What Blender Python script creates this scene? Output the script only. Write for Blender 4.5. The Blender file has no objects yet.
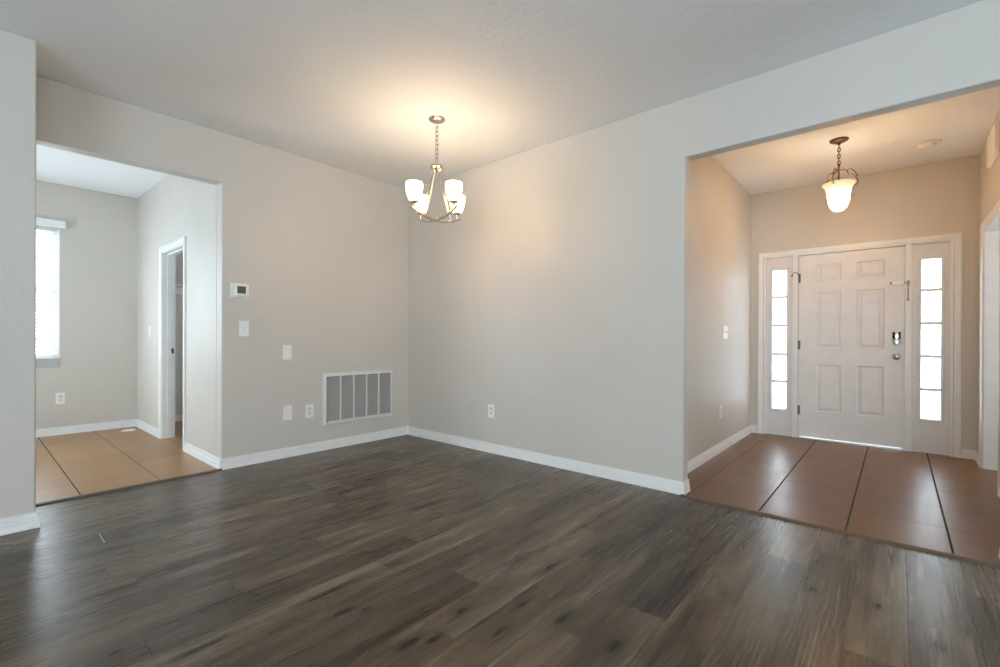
import bpy, bmesh, math, random
from mathutils import Vector, Matrix
random.seed(7)
PI = math.pi
S = bpy.context.scene
COL = S.collection

# ------------------------------------------------------------------ camera, sky, exposure
H = 2.827            # ceiling height
cam_d = bpy.data.cameras.new('camera')
cam = bpy.data.objects.new('camera', cam_d)
COL.objects.link(cam)
cam.matrix_world = (Matrix.Translation((-3.3483, -4.2845, 1.11)) @ Matrix.Rotation(-.8606, 4, 'Z')
                    @ Matrix.Rotation(PI / 2 - .0021, 4, 'X') @ Matrix.Rotation(.0040, 4, 'Z'))
cam_d.sensor_width = 36.0
cam_d.lens = 36.0 * 461.5 / 1000.0
cam_d.shift_y = 0.0058
cam_d.clip_start = 0.02
S.camera = cam

world = bpy.data.worlds.new('sky')
S.world = world
world.use_nodes = True
wb = world.node_tree.nodes['Background']
wb.inputs[1].default_value = 8.1
wn = world.node_tree.nodes; wl = world.node_tree.links
w_geo = wn.new('ShaderNodeNewGeometry'); w_sep = wn.new('ShaderNodeSeparateXYZ'); w_map = wn.new('ShaderNodeMapRange'); w_mix = wn.new('ShaderNodeMix')
w_mix.data_type = 'RGBA'
w_map.inputs[1].default_value = -.04; w_map.inputs[2].default_value = .04
wl.new(w_geo.outputs['Incoming'], w_sep.inputs[0]); wl.new(w_sep.outputs[2], w_map.inputs[0]); wl.new(w_map.outputs[0], w_mix.inputs[0])
SKY_C, LOWER_FILL_C = (0.90, 1.0, 1.12, 1), (1.05, 1.24, 1.46, 1)      # pale sky above, lower half brightened to light the ceilings
w_mix.inputs[6].default_value = SKY_C; w_mix.inputs[7].default_value = LOWER_FILL_C   # Incoming.z > 0 looks down
wl.new(w_mix.outputs[2], wb.inputs[0])

S.view_settings.view_transform = 'Standard'
S.view_settings.look = 'None'
S.view_settings.gamma = 1.0
S.view_settings.use_curve_mapping = False
S.view_settings.exposure = 0.0
S.cycles.use_denoising = True
S.cycles.diffuse_bounces = 8
S.cycles.max_bounces = 16

# daylight enters through the windows of the place; these are portals that only guide sky sampling
def portal(name, loc, rot, sx, sy):
    d = bpy.data.lights.new(name, 'AREA')
    d.shape = 'RECTANGLE'; d.size = sx; d.size_y = sy
    d.cycles.is_portal = True
    o = bpy.data.objects.new(name, d); COL.objects.link(o)
    o.location = loc; o.rotation_euler = rot
    return o
GX0, GY0 = -7.2, -8.6       # far corner of the living room behind the camera
PORT_X = (0, -PI / 2, 0)    # emits toward +x
PORT_Xm = (0, PI / 2, 0)    # emits toward -x
PORT_Y = (PI / 2, 0, 0)     # emits toward +y
PORT_Ym = (-PI / 2, 0, 0)   # emits toward -y
SL = (-7.6, -3.6, 0.03, 2.43)     # sliding door (y0, y1, z0, z1) in the left wall behind the camera
RW = (-5.6, -2.6, 0.5, 2.3)       # window (x0, x1, z0, z1) in the wall behind the camera
NW = (-3.9, -2.646, 0.857, 2.330) # nook window (x0, x1, z0, z1)
NS = (0.85, 2.25, 0.03, 2.05)     # nook glass door (y0, y1, z0, z1)
NX0 = -4.7                        # nook left wall
portal('portal_slider', (GX0 - .12, (SL[0] + SL[1]) / 2, (SL[2] + SL[3]) / 2), PORT_X, SL[3] - SL[2], SL[1] - SL[0])
portal('portal_rear', ((RW[0] + RW[1]) / 2, GY0 - .12, (RW[2] + RW[3]) / 2), PORT_Y, RW[1] - RW[0], RW[3] - RW[2])
portal('portal_nook', ((NW[0] + NW[1]) / 2, 2.99, (NW[2] + NW[3]) / 2), PORT_Ym, NW[1] - NW[0], NW[3] - NW[2])
portal('portal_nook_door', (NX0 - .12, (NS[0] + NS[1]) / 2, (NS[2] + NS[3]) / 2), PORT_X, NS[3] - NS[2], NS[1] - NS[0])
CW = (1.3, 1.9, 1.2, 2.1)         # window (y0, y1, z0, z1) added to brighten the closet, out of view
portal('portal_closet', (-.48, 1.6, 1.65), PORT_Xm, .9, .6)
SW = (0.4, 1.9, .7, 2.1)          # window (x0, x1, z0, z1) of the side room
portal('portal_side_room', ((SW[0] + SW[1]) / 2, -6.62, (SW[2] + SW[3]) / 2), PORT_Y, SW[1] - SW[0], SW[3] - SW[2])
portal('portal_sidelight', (2.88, -3.256, 1.106), PORT_Xm, 1.64, .17)
portal('portal_sidelight', (2.88, -4.537, 1.12), PORT_Xm, 1.60, .17)

LAMP_WARM = (1.0, 0.84, 0.64)
CHAND_W, SHADE_E = 1.1, 22.0
PEND_W, BOWL_E = 1.5, 46.0

# ------------------------------------------------------------------ helpers
def new_bm():
    return bmesh.new()

def obj(name, bm, mat, parent=None, smooth=None, bevel=0.0):
    me = bpy.data.meshes.new(name)
    bmesh.ops.remove_doubles(bm, verts=bm.verts[:], dist=1e-6)
    bmesh.ops.recalc_face_normals(bm, faces=bm.faces[:])
    bm.to_mesh(me); bm.free()
    for m in (mat if isinstance(mat, (list, tuple)) else [mat]):
        me.materials.append(m)
    o = bpy.data.objects.new(name, me)
    COL.objects.link(o)
    if parent is not None:
        o.parent = parent
    if bevel:
        b = o.modifiers.new('bevel', 'BEVEL')
        b.width = bevel; b.segments = 3; b.limit_method = 'ANGLE'; b.angle_limit = math.radians(40)
        b.harden_normals = False
    if smooth is not None:
        for p in me.polygons:
            p.use_smooth = True
        me.set_sharp_from_angle(angle=math.radians(smooth))
    return o

def tag(o, label=None, cat=None, group=None, kind=None):
    if label: o['label'] = label
    if cat: o['category'] = cat
    if group: o['group'] = group
    if kind: o['kind'] = kind
    return o

def root(name, loc, rz=0.0, label=None, cat=None, group=None, kind=None):
    o = bpy.data.objects.new(name, None)
    COL.objects.link(o)
    o.empty_display_size = .1
    o.location = loc
    o.rotation_euler = (0, 0, rz)
    return tag(o, label, cat, group, kind)

def copy_tree(o, parent=None):
    c = o.copy(); COL.objects.link(c)
    if parent is not None:
        c.parent = parent
    for ch in list(o.children):
        copy_tree(ch, c)
    return c

def box(bm, x0, x1, y0, y1, z0, z1, mi=0):
    vs = [bm.verts.new((x, y, z)) for x in (x0, x1) for y in (y0, y1) for z in (z0, z1)]
    for f in ((0, 1, 3, 2), (4, 6, 7, 5), (0, 4, 5, 1), (2, 3, 7, 6), (0, 2, 6, 4), (1, 5, 7, 3)):
        bm.faces.new([vs[i] for i in f]).material_index = mi
    return vs

def bevbox(bm, x0, x1, y0, y1, z0, z1, r):
    """box with rounded (bevelled) edges"""
    vs = box(bm, x0, x1, y0, y1, z0, z1)
    es = set(e for v in vs for e in v.link_edges)
    bmesh.ops.bevel(bm, geom=list(es), offset=r, segments=2, affect='EDGES', profile=.5)

def lathe(bm, prof, c=(0, 0, 0), seg=32, axis='z'):
    """prof: (radius, height) pairs"""
    rings = []
    for r, z in prof:
        ring = []
        for k in range(seg if r > 1e-6 else 1):
            a = 2 * PI * k / seg
            p = (r * math.cos(a), r * math.sin(a), z)
            if axis == 'y':       # height runs toward -y (out of a wall facing -y)
                p = (p[0], -p[2], p[1])
            ring.append(bm.verts.new((c[0] + p[0], c[1] + p[1], c[2] + p[2])))
        rings.append(ring)
    for a, b in zip(rings, rings[1:]):
        n = max(len(a), len(b))
        for k in range(n):
            q = [a[k % len(a)], a[(k + 1) % len(a)], b[(k + 1) % len(b)], b[k % len(b)]]
            q = list(dict.fromkeys(q))
            if len(q) >= 3:
                try: bm.faces.new(q)
                except ValueError: pass

def tube(bm, pts, rad, seg=10, closed=False):
    pts = [Vector(p) for p in pts]
    n = len(pts)
    rs = rad if isinstance(rad, (list, tuple)) else [rad] * n
    rings, ref = [], None
    for i, p in enumerate(pts):
        if closed:
            t = pts[(i + 1) % n] - pts[i - 1]
        else:
            t = pts[min(i + 1, n - 1)] - pts[max(i - 1, 0)]
        t.normalize()
        if ref is None:
            ref = t.orthogonal().normalized()
        ref = (ref - t * ref.dot(t)).normalized()
        b = t.cross(ref)
        rings.append([bm.verts.new(p + (ref * math.cos(2 * PI * k / seg) + b * math.sin(2 * PI * k / seg)) * rs[i]) for k in range(seg)])
    for i in range(n if closed else n - 1):
        a, b = rings[i], rings[(i + 1) % n]
        for k in range(seg):
            bm.faces.new((a[k], a[(k + 1) % seg], b[(k + 1) % seg], b[k]))
    if not closed:
        bm.faces.new(rings[0][::-1]); bm.faces.new(rings[-1])

def smooth_path(pts, sub=6):
    """Catmull-Rom through points"""
    P = [Vector(p) for p in pts]
    P = [P[0] * 2 - P[1]] + P + [P[-1] * 2 - P[-2]]
    out = []
    for i in range(1, len(P) - 2):
        for s in range(sub):
            t = s / sub
            a, b, c, d = P[i - 1], P[i], P[i + 1], P[i + 2]
            out.append(.5 * ((2 * b) + (c - a) * t + (2 * a - 5 * b + 4 * c - d) * t * t + (3 * b - a - 3 * c + d) * t ** 3))
    out.append(P[-2])
    return out

def sweep(bm, pts, A, B, prof, caps=True):
    """profile (a, b) swept through pts; A, B are the offset vectors at each point"""
    rings = [[bm.verts.new(Vector(p) + Vector(a) * u + Vector(b) * v) for u, v in prof] for p, a, b in zip(pts, A, B)]
    n = len(prof)
    for r, s in zip(rings, rings[1:]):
        for k in range(n):
            bm.faces.new((r[k], r[(k + 1) % n], s[(k + 1) % n], s[k]))
    if caps:
        bm.faces.new(rings[0]); bm.faces.new(rings[-1][::-1])

BASE = [(0, 0), (.018, 0), (.018, .010), (.0145, .020), (.0135, .050), (.009, .056), (.010, .066), (.008, .074), (.0045, .080), (.005, .0905), (0, .0912)]
def baseboard(name, path, inward, z=0.0):
    """path: xy points along the wall foot; inward: unit xy normal (into the room) of each segment"""
    bm = new_bm()
    A = []
    for i in range(len(path)):
        ns = [Vector(inward[j]) for j in (i - 1, i) if 0 <= j < len(inward)]
        if len(ns) == 2 and abs(ns[0].dot(ns[1])) < .5:
            v = ns[0] + ns[1]
        else:
            v = ns[0]
        A.append((v.x, v.y, 0))
    sweep(bm, [(p[0], p[1], z) for p in path], A, [(0, 0, 1)] * len(path), BASE)
    return tag(obj(name, bm, M['trim'], smooth=30), kind='structure')

CASE = [(0, 0), (0, .010), (.006, .0125), (.018, .0125), (.024, .016), (.044, .0185), (.052, .018), (.0585, .014), (.060, 0)]
def casing(bm, u0, u1, top, to3, nrm, bottom=0.0, prof=CASE):
    """three-sided door casing around an opening; to3(u, z) gives the wall point; profile grows outward"""
    P = [to3(u0, bottom), to3(u0, top), to3(u1, top), to3(u1, bottom)]
    ux = (Vector(to3(1, 0)) - Vector(to3(0, 0)))
    up = Vector((0, 0, 1))
    A = [-ux, -ux + up, ux + up, ux]
    sweep(bm, P, A, [nrm] * 4, prof)

def wall_grid(bm, u0, u1, z0, z1, holes, to3, t0, t1):
    """a wall slab in the (u, z) plane between depths t0 and t1 with rectangular holes (u0, u1, z0, z1)"""
    us = sorted(set([u0, u1] + [h[k] for h in holes for k in (0, 1)]))
    zs = sorted(set([z0, z1] + [h[k] for h in holes for k in (2, 3)]))
    us = [u for u in us if u0 <= u <= u1]; zs = [z for z in zs if z0 <= z <= z1]
    nu, nz = len(us) - 1, len(zs) - 1
    def solid(i, j):
        if i < 0 or j < 0 or i >= nu or j >= nz: return False
        uc, zc = (us[i] + us[i + 1]) / 2, (zs[j] + zs[j + 1]) / 2
        return not any(h[0] < uc < h[1] and h[2] < zc < h[3] for h in holes)
    V = {}
    def v(i, j, k):
        if (i, j, k) not in V:
            V[(i, j, k)] = bm.verts.new(to3(us[i], (t0, t1)[k], zs[j]))
        return V[(i, j, k)]
    for i in range(nu):
        for j in range(nz):
            if not solid(i, j): continue
            for k in (0, 1):
                bm.faces.new((v(i, j, k), v(i + 1, j, k), v(i + 1, j + 1, k), v(i, j + 1, k)))
            for di, dj, e in ((-1, 0, ((0, 0), (0, 1))), (1, 0, ((1, 0), (1, 1))), (0, -1, ((0, 0), (1, 0))), (0, 1, ((0, 1), (1, 1)))):
                if not solid(i + di, j + dj):
                    (a, b), (c, d) = e
                    bm.faces.new((v(i + a, j + b, 0), v(i + c, j + d, 0), v(i + c, j + d, 1), v(i + a, j + b, 1)))

def wall_x(name, x0, x1, y0, y1, holes=(), z0=0.0, z1=H, bevel=0.010):   # slab normal to x
    bm = new_bm()
    wall_grid(bm, y0, y1, z0, z1, list(holes), lambda u, t, z: (t, u, z), x0, x1)
    return tag(obj(name, bm, M['wall'], bevel=bevel, smooth=40), kind='structure')

def wall_y(name, y0, y1, x0, x1, holes=(), z0=0.0, z1=H, bevel=0.010):   # slab normal to y
    bm = new_bm()
    wall_grid(bm, x0, x1, z0, z1, list(holes), lambda u, t, z: (u, t, z), y0, y1)
    return tag(obj(name, bm, M['wall'], bevel=bevel, smooth=40), kind='structure')

# ------------------------------------------------------------------ materials
M = {}
def srgb(r, g, b):
    f = lambda c: (c / 12.92 if c <= .04045 else ((c + .055) / 1.055) ** 2.4)
    return (f(r / 255), f(g / 255), f(b / 255), 1)

class NT:
    def __init__(self, name):
        self.m = bpy.data.materials.new(name); self.m.use_nodes = True
        self.t = self.m.node_tree
        self.b = self.t.nodes['Principled BSDF']
        self.out = self.t.nodes['Material Output']
        M[name] = self.m
    def n(self, kind, **props):
        d = self.t.nodes.new(kind)
        ins = props.pop('ins', {})
        for k, v in props.items(): setattr(d, k, v)
        for k, v in ins.items(): self.put(d.inputs[k], v)
        return d
    def put(self, sock, v):
        if isinstance(v, bpy.types.NodeSocket): self.t.links.new(v, sock)
        else: sock.default_value = v
    def math(self, op, a, b=None, c=None, clamp=False):
        d = self.n('ShaderNodeMath', operation=op, use_clamp=clamp)
        for i, v in enumerate((a, b, c)):
            if v is not None: self.put(d.inputs[i], v)
        return d.outputs[0]
    def mix(self, f, a, b, mode='MIX'):
        d = self.n('ShaderNodeMix', data_type='RGBA', blend_type=mode)
        self.put(d.inputs[0], f); self.put(d.inputs[6], a); self.put(d.inputs[7], b)
        return d.outputs[2]
    def coord(self, out='Object'):
        return self.n('ShaderNodeTexCoord').outputs[out]
    def noise(self, vec, scale, detail=4, rough=.5, dist=0.0):
        return self.n('ShaderNodeTexNoise', ins={'Vector': vec, 'Scale': scale, 'Detail': detail, 'Roughness': rough, 'Distortion': dist}).outputs[0]
    def ramp(self, f, stops):
        d = self.n('ShaderNodeValToRGB'); self.put(d.inputs[0], f)
        el = d.color_ramp.elements
        while len(el) < len(stops): el.new(.5)
        for e, (p, c) in zip(el, stops):
            e.position = p; e.color = c if len(c) == 4 else (*c, 1)
        return d.outputs[0]
    def maprange(self, v, a, b, c=0.0, d=1.0):
        k = self.n('ShaderNodeMapRange', ins={0: v, 1: a, 2: b, 3: c, 4: d}); return k.outputs[0]
    def bump(self, h, strength, dist):
        d = self.n('ShaderNodeBump', ins={'Strength': strength, 'Distance': dist, 'Height': h})
        self.put(self.b.inputs['Normal'], d.outputs[0])
    def set(self, **k):
        for a, v in k.items(): self.put(self.b.inputs[a.replace('_', ' ')], v)
        return self

def plain(name, col, rough=.5, metal=0.0, bump=None, **k):
    t = NT(name)
    c = t.coord()
    v = t.noise(c, 9.0, 3)
    f = t.maprange(v, .3, .7, .97, 1.03)
    hsv = t.n('ShaderNodeHueSaturation', ins={'Value': f, 'Color': col})
    t.set(Base_Color=hsv.outputs[0], Roughness=rough, Metallic=metal, **k)
    if bump:
        t.bump(t.noise(c, bump[0], 3), bump[1], bump[2])
    return t

def make_materials():
    t = NT('wall')
    c = t.coord()
    n1 = t.noise(c, 160, 2); n2 = t.noise(c, 55, 2)
    hgt = t.math('ADD', t.maprange(n2, .45, .62), t.math('MULTIPLY', n1, .4))
    tone = t.maprange(t.noise(c, 1.3, 3), .3, .7, .97, 1.02)
    hsv = t.n('ShaderNodeHueSaturation', ins={'Value': tone, 'Color': WALL_C})
    t.set(Base_Color=hsv.outputs[0], Roughness=t.maprange(t.noise(c, 3, 2), .3, .7, .42, .52)); t.bump(hgt, .12, .002)
    t.set(**{'Specular_IOR_Level': .4})

    t = NT('ceiling')
    c = t.coord()
    k = t.maprange(t.noise(c, 22, 4, .6), .48, .58)
    t.set(Base_Color=CEIL_C, Roughness=.85); t.bump(k, .25, .002)

    plain('trim', (.80, .80, .79, 1), .32)
    plain('door_paint', (.74, .735, .73, 1), .34, bump=(90, .03, .001))
    plain('plastic', (.84, .84, .83, 1), .35)
    plain('plastic_grey', (.70, .70, .70, 1), .4)
    plain('louver_grey', srgb(186, 184, 181), .6)
    plain('slot', (.03, .03, .03, 1), .6)
    plain('lcd', srgb(82, 88, 62), .2)
    plain('grille_white', (.72, .72, .71, 1), .4)
    plain('filter', srgb(136, 133, 130), .9, bump=(140, .6, .004))
    plain('nickel', (.60, .56, .50, 1), .25, 1.0)
    plain('chrome', (.80, .79, .77, 1), .16, 1.0)
    plain('brass', (.36, .24, .11, 1), .32, 1.0)
    plain('hinge_metal', (.16, .14, .12, 1), .35, 1.0)
    plain('bronze', (.15, .070, .034, 1), .42, .8)
    plain('black', (.012, .012, .014, 1), .18)
    plain('aluminium', (.75, .75, .75, 1), .3, 1.0)
    plain('strip', srgb(92, 78, 62), .45)
    plain('blind', (.86, .87, .87, 1), .4)
    plain('sill', srgb(186, 188, 184), .25)
    plain('dark_tile', srgb(96, 84, 66), .5)

    # thin clear pane: passes light straight, with a faint mirror
    t = NT('glass')
    tr = t.n('ShaderNodeBsdfTransparent', ins={0: (.96, .98, .97, 1)})
    gl = t.n('ShaderNodeBsdfGlossy', ins={0: (1, 1, 1, 1), 1: .02})
    ms = t.n('ShaderNodeMixShader', ins={0: .06, 1: tr.outputs[0], 2: gl.outputs[0]})
    t.t.links.new(ms.outputs[0], t.out.inputs[0])

    # lit opal glass of the lamps
    for nm, col, e in (('opal', (1.0, .56, .20, 1), SHADE_E), ('opal_inside', (1.0, .84, .64, 1), SHADE_E * .28), ('alabaster', (1.0, .48, .085, 1), BOWL_E), ('alabaster_inside', (1.0, .70, .36, 1), BOWL_E * .10)):
        t = NT(nm)
        v = t.maprange(t.noise(t.coord(), 14, 4), .3, .7, .9, 1.1)
        t.set(Base_Color=(.85, .80, .70, 1), Roughness=.3)
        t.put(t.b.inputs['Emission Color'], col)
        t.put(t.b.inputs['Emission Strength'], t.math('MULTIPLY', v, e))
    t = NT('alabaster_rim')
    t.set(Base_Color=(.80, .70, .48, 1), Roughness=.3)
    t.put(t.b.inputs['Emission Color'], (1, .78, .45, 1)); t.put(t.b.inputs['Emission Strength'], .55)
    t = NT('bulb')
    t.put(t.b.inputs['Emission Color'], (1, .78, .5, 1)); t.put(t.b.inputs['Emission Strength'], 4.0)

    # ---- wide-plank floor: every plank is a face with its own tone and seed
    t = NT('wood_floor')
    c = t.coord()
    sx = t.n('ShaderNodeSeparateXYZ', ins={0: c})
    X, Y = sx.outputs[0], sx.outputs[1]
    at = lambda nm: t.n('ShaderNodeAttribute', attribute_name=nm).outputs['Fac']
    tone, seed = at('plank_tone'), at('plank_seed')
    off = t.math('MULTIPLY', seed, 53.0)
    def vec(ax, ay):
        k = t.n('ShaderNodeCombineXYZ', ins={0: t.math('MULTIPLY', X, ax), 1: t.math('MULTIPLY_ADD', Y, ay, off), 2: off})
        return k.outputs[0]
    broad = t.noise(vec(1.1, 9.0), 1.0, 5, .62, .35)
    streak = t.noise(vec(2.2, 62.0), 1.0, 4, .6)
    fine = t.noise(vec(9.0, 330.0), 1.0, 2, .5)
    # cathedral lines
    wv = t.n('ShaderNodeTexWave', wave_type='BANDS', bands_direction='Y', wave_profile='SIN',
             ins={'Vector': vec(.75, 6.5), 'Scale': 2.6, 'Distortion': 11.0, 'Detail': 3.0, 'Detail Scale': 1.1, 'Detail Roughness': .6}).outputs[1]
    cath = t.maprange(wv, .72, .96)
    cmask = t.maprange(t.noise(vec(.9, 5.0), 1.3, 2), .50, .66)
    base = t.ramp(broad, [(.28, srgb(40, 30, 20)), (.40, srgb(74, 60, 44)), (.53, srgb(103, 87, 67)), (.68, srgb(132, 115, 93))])
    col = t.mix(t.maprange(streak, .25, .75, .0, .55), base, srgb(70, 58, 45))
    col = t.mix(t.math('MULTIPLY', t.math('MULTIPLY', cath, cmask), .50), col, srgb(160, 152, 140))
    col = t.mix(t.maprange(fine, .35, .75, 0, .14), col, srgb(60, 52, 45))
    hs = t.n('ShaderNodeHueSaturation', ins={'Saturation': .95, 'Value': t.maprange(tone, 0, 1, .55, 1.42), 'Color': col})
    col = hs.outputs[0]
    # dark mineral streaks and pale limed pores
    ms_ = t.noise(vec(1.0, 17.0), 1.7, 4, .6, .5)
    col = t.mix(t.maprange(ms_, .55, .70, 0, .72), col, srgb(46, 37, 28))
    pore = t.noise(vec(5.0, 120.0), 1.0, 2, .55)
    col = t.mix(t.math('MULTIPLY', t.maprange(pore, .60, .74), t.maprange(ms_, .40, .58, .04, .24)), col, srgb(160, 150, 136))
    # knots: elongated dark eyes where the boards show them
    kn = None
    for (kx, ky, la, lb) in KNOTS:
        dx = t.math('DIVIDE', t.math('SUBTRACT', X, kx), la * 1.35)
        dy = t.math('DIVIDE', t.math('SUBTRACT', Y, ky), lb * 1.25)
        d = t.math('ADD', t.math('MULTIPLY', dx, dx), t.math('MULTIPLY', dy, dy))
        kn = d if kn is None else t.math('MINIMUM', kn, d)
    wob = t.math('MULTIPLY', t.math('SUBTRACT', t.noise(vec(14, 40), 1.0, 3), .5), 1.5)
    kd = t.math('ADD', t.math('SQRT', kn), wob)
    col = t.mix(t.maprange(kd, .3, 2.6, .80, 0), col, srgb(62, 52, 43))
    col = t.mix(t.maprange(kd, .35, .95, .95, 0), col, srgb(20, 17, 14))
    # random smaller knots
    vo = t.n('ShaderNodeTexVoronoi', feature='F1', ins={'Vector': vec(1.5, 7.0), 'Scale': 1.0, 'Randomness': 1.0})
    vr = t.math('GREATER_THAN', t.n('ShaderNodeSeparateColor', ins={0: vo.outputs['Color']}).outputs[0], .60)
    vk = t.maprange(t.math('ADD', vo.outputs['Distance'], t.math('MULTIPLY', wob, .05)), .03, .30, .85, 0)
    col = t.mix(t.math('MULTIPLY', vr, vk), col, srgb(52, 44, 37))
    # seams
    uv = t.n('ShaderNodeSeparateXYZ', ins={0: t.n('ShaderNodeUVMap', uv_map='UVMap').outputs[0]})
    ed = t.math('MINIMUM', uv.outputs[0], uv.outputs[1])
    seam = t.maprange(ed, .0012, .0030, .80, 0)
    col = t.mix(seam, col, srgb(40, 35, 30))
    t.set(Base_Color=col, Roughness=t.maprange(streak, .2, .8, .22, .35))
    t.put(t.b.inputs['Specular IOR Level'], .34)
    hh = t.math('ADD', t.math('MULTIPLY', streak, .6), t.math('MULTIPLY', cath, .35))
    hh = t.math('SUBTRACT', hh, t.math('MULTIPLY', seam, 1.0))
    t.bump(hh, .13, .0014)
    plain('scuff', srgb(200, 198, 190), .5)

    # ---- ceramic floor tile
    for nm, T, T2, ox, oy, c1, c2 in (('tile_foyer', .456, .4485, .420, -3.615, srgb(110, 71, 34), srgb(124, 83, 43)),
                                  ('tile_nook', .459, .459, -2.353, .38, srgb(150, 112, 74), srgb(168, 128, 87))):
        t = NT(nm)
        c = t.coord()
        sx = t.n('ShaderNodeSeparateXYZ', ins={0: c})
        u = t.math('DIVIDE', t.math('SUBTRACT', sx.outputs[0], ox), T)
        v = t.math('DIVIDE', t.math('SUBTRACT', sx.outputs[1], oy), T2)
        fu, fv = t.math('FRACT', u), t.math('FRACT', v)
        ev = lambda f: t.math('MULTIPLY', t.math('MINIMUM', f, t.math('SUBTRACT', 1.0, f)), T)
        g = t.math('MAXIMUM', t.maprange(ev(fu), .0016, .0030, .75, 0), t.maprange(ev(fv), .0042, .0056, 1, 0))
        if nm == 'tile_foyer':    # the joint nearest the left wall is worn pale
            g = t.math('MULTIPLY', g, t.maprange(sx.outputs[1], -3.30, -3.28, 1.0, .35))
        if nm == 'tile_nook':     # here the wide joints run along y
            g = t.math('MAXIMUM', t.maprange(ev(fu), .0030, .0044, 1, 0), t.maprange(ev(fv), .0014, .0028, .5, 0))
            g = t.math('MULTIPLY', g, t.maprange(sx.outputs[0], -2.5, -2.48, 1.0, .55))
        cell = t.n('ShaderNodeCombineXYZ', ins={0: t.math('FLOOR', u), 1: t.math('FLOOR', v)})
        rn = t.n('ShaderNodeTexWhiteNoise', noise_dimensions='2D', ins={'Vector': cell.outputs[0]}).outputs[0]
        mot = t.noise(c, 5.0, 4, .55)
        # brushed linear figure along x
        st = t.n('ShaderNodeVectorMath', operation='MULTIPLY', ins={0: c, 1: (2.5, 26.0, 1)}).outputs[0]
        lin = t.noise(st, 1.0, 4, .6)
        col = t.mix(t.maprange(t.math('ADD', t.math('MULTIPLY', mot, .5), t.math('MULTIPLY', lin, .5)), .25, .75), c1, c2)
        hs = t.n('ShaderNodeHueSaturation', ins={'Value': t.maprange(rn, 0, 1, .92, 1.07), 'Color': col})
        col = t.mix(g, hs.outputs[0], srgb(44, 34, 28))
        t.set(Base_Color=col, Roughness=t.mix(g, t.maprange(lin, .3, .7, .29, .36), (.8, .8, .8, 1)))
        t.put(t.b.inputs['Specular IOR Level'], .32)
        hh = t.math('SUBTRACT', t.math('MULTIPLY', lin, .30), g)
        t.bump(hh, .22, .002)

WALL_C = (.62, .585, .532, 1)
CEIL_C = (.89, .905, .92, 1)
KNOTS = [(-1.793, -3.285, 0.05, 0.022), (-1.819, -3.513, 0.045, 0.022), (-2.223, -2.998, 0.035, 0.018), (-2.288, -2.95, 0.05, 0.016),
         (-1.489, -3.012, 0.05, 0.014), (-1.53, -2.849, 0.05, 0.014), (-2.025, -3.147, 0.04, 0.014), (-1.81, -2.644, 0.02, 0.011),
         (-1.17, -2.654, 0.018, 0.011), (-0.584, -2.542, 0.04, 0.014), (-2.023, -2.944, 0.025, 0.014), (-1.825, -3.107, 0.03, 0.01),
         (-0.893, -4.006, 0.025, 0.017), (-0.868, -4.227, 0.03, 0.017), (-1.044, -4.408, 0.03, 0.016), (-0.273, -3.433, 0.03, 0.016),
         (-1.174, -3.721, 0.03, 0.015), (-2.333, -2.588, 0.045, 0.014), (-2.273, -2.646, 0.02, 0.014), (-2.309, -2.414, 0.12, 0.02),
         (-1.965, -2.421, 0.035, 0.012), (-1.97, -2.223, 0.035, 0.011), (-1.905, -2.288, 0.018, 0.011), (-1.861, -1.167, 0.05, 0.014),
         (-1.352, -1.918, 0.14, 0.022), (-2.807, -2.407, 0.09, 0.016), (-2.993, -2.2, 0.03, 0.013), (-2.704, -2.147, 0.12, 0.014),
         (-2.47, -1.235, 0.03, 0.014)]
make_materials()

# ------------------------------------------------------------------ setting: shell
XJ = -1.938; WA_T = .13          # end of the grille wall at the nook, its thickness
HD = 2.407                       # header height of both openings
XS, YS = -3.072, -.4916          # corner of the near wall stub on the left
YB, YBR = -3.132, -4.70          # foyer opening in the right-hand wall
WB_T = .106
XD, YL, YR = 2.7674, -2.967, -4.853   # foyer: door wall, left wall, right wall
YN = 2.8745                       # nook far wall

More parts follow.
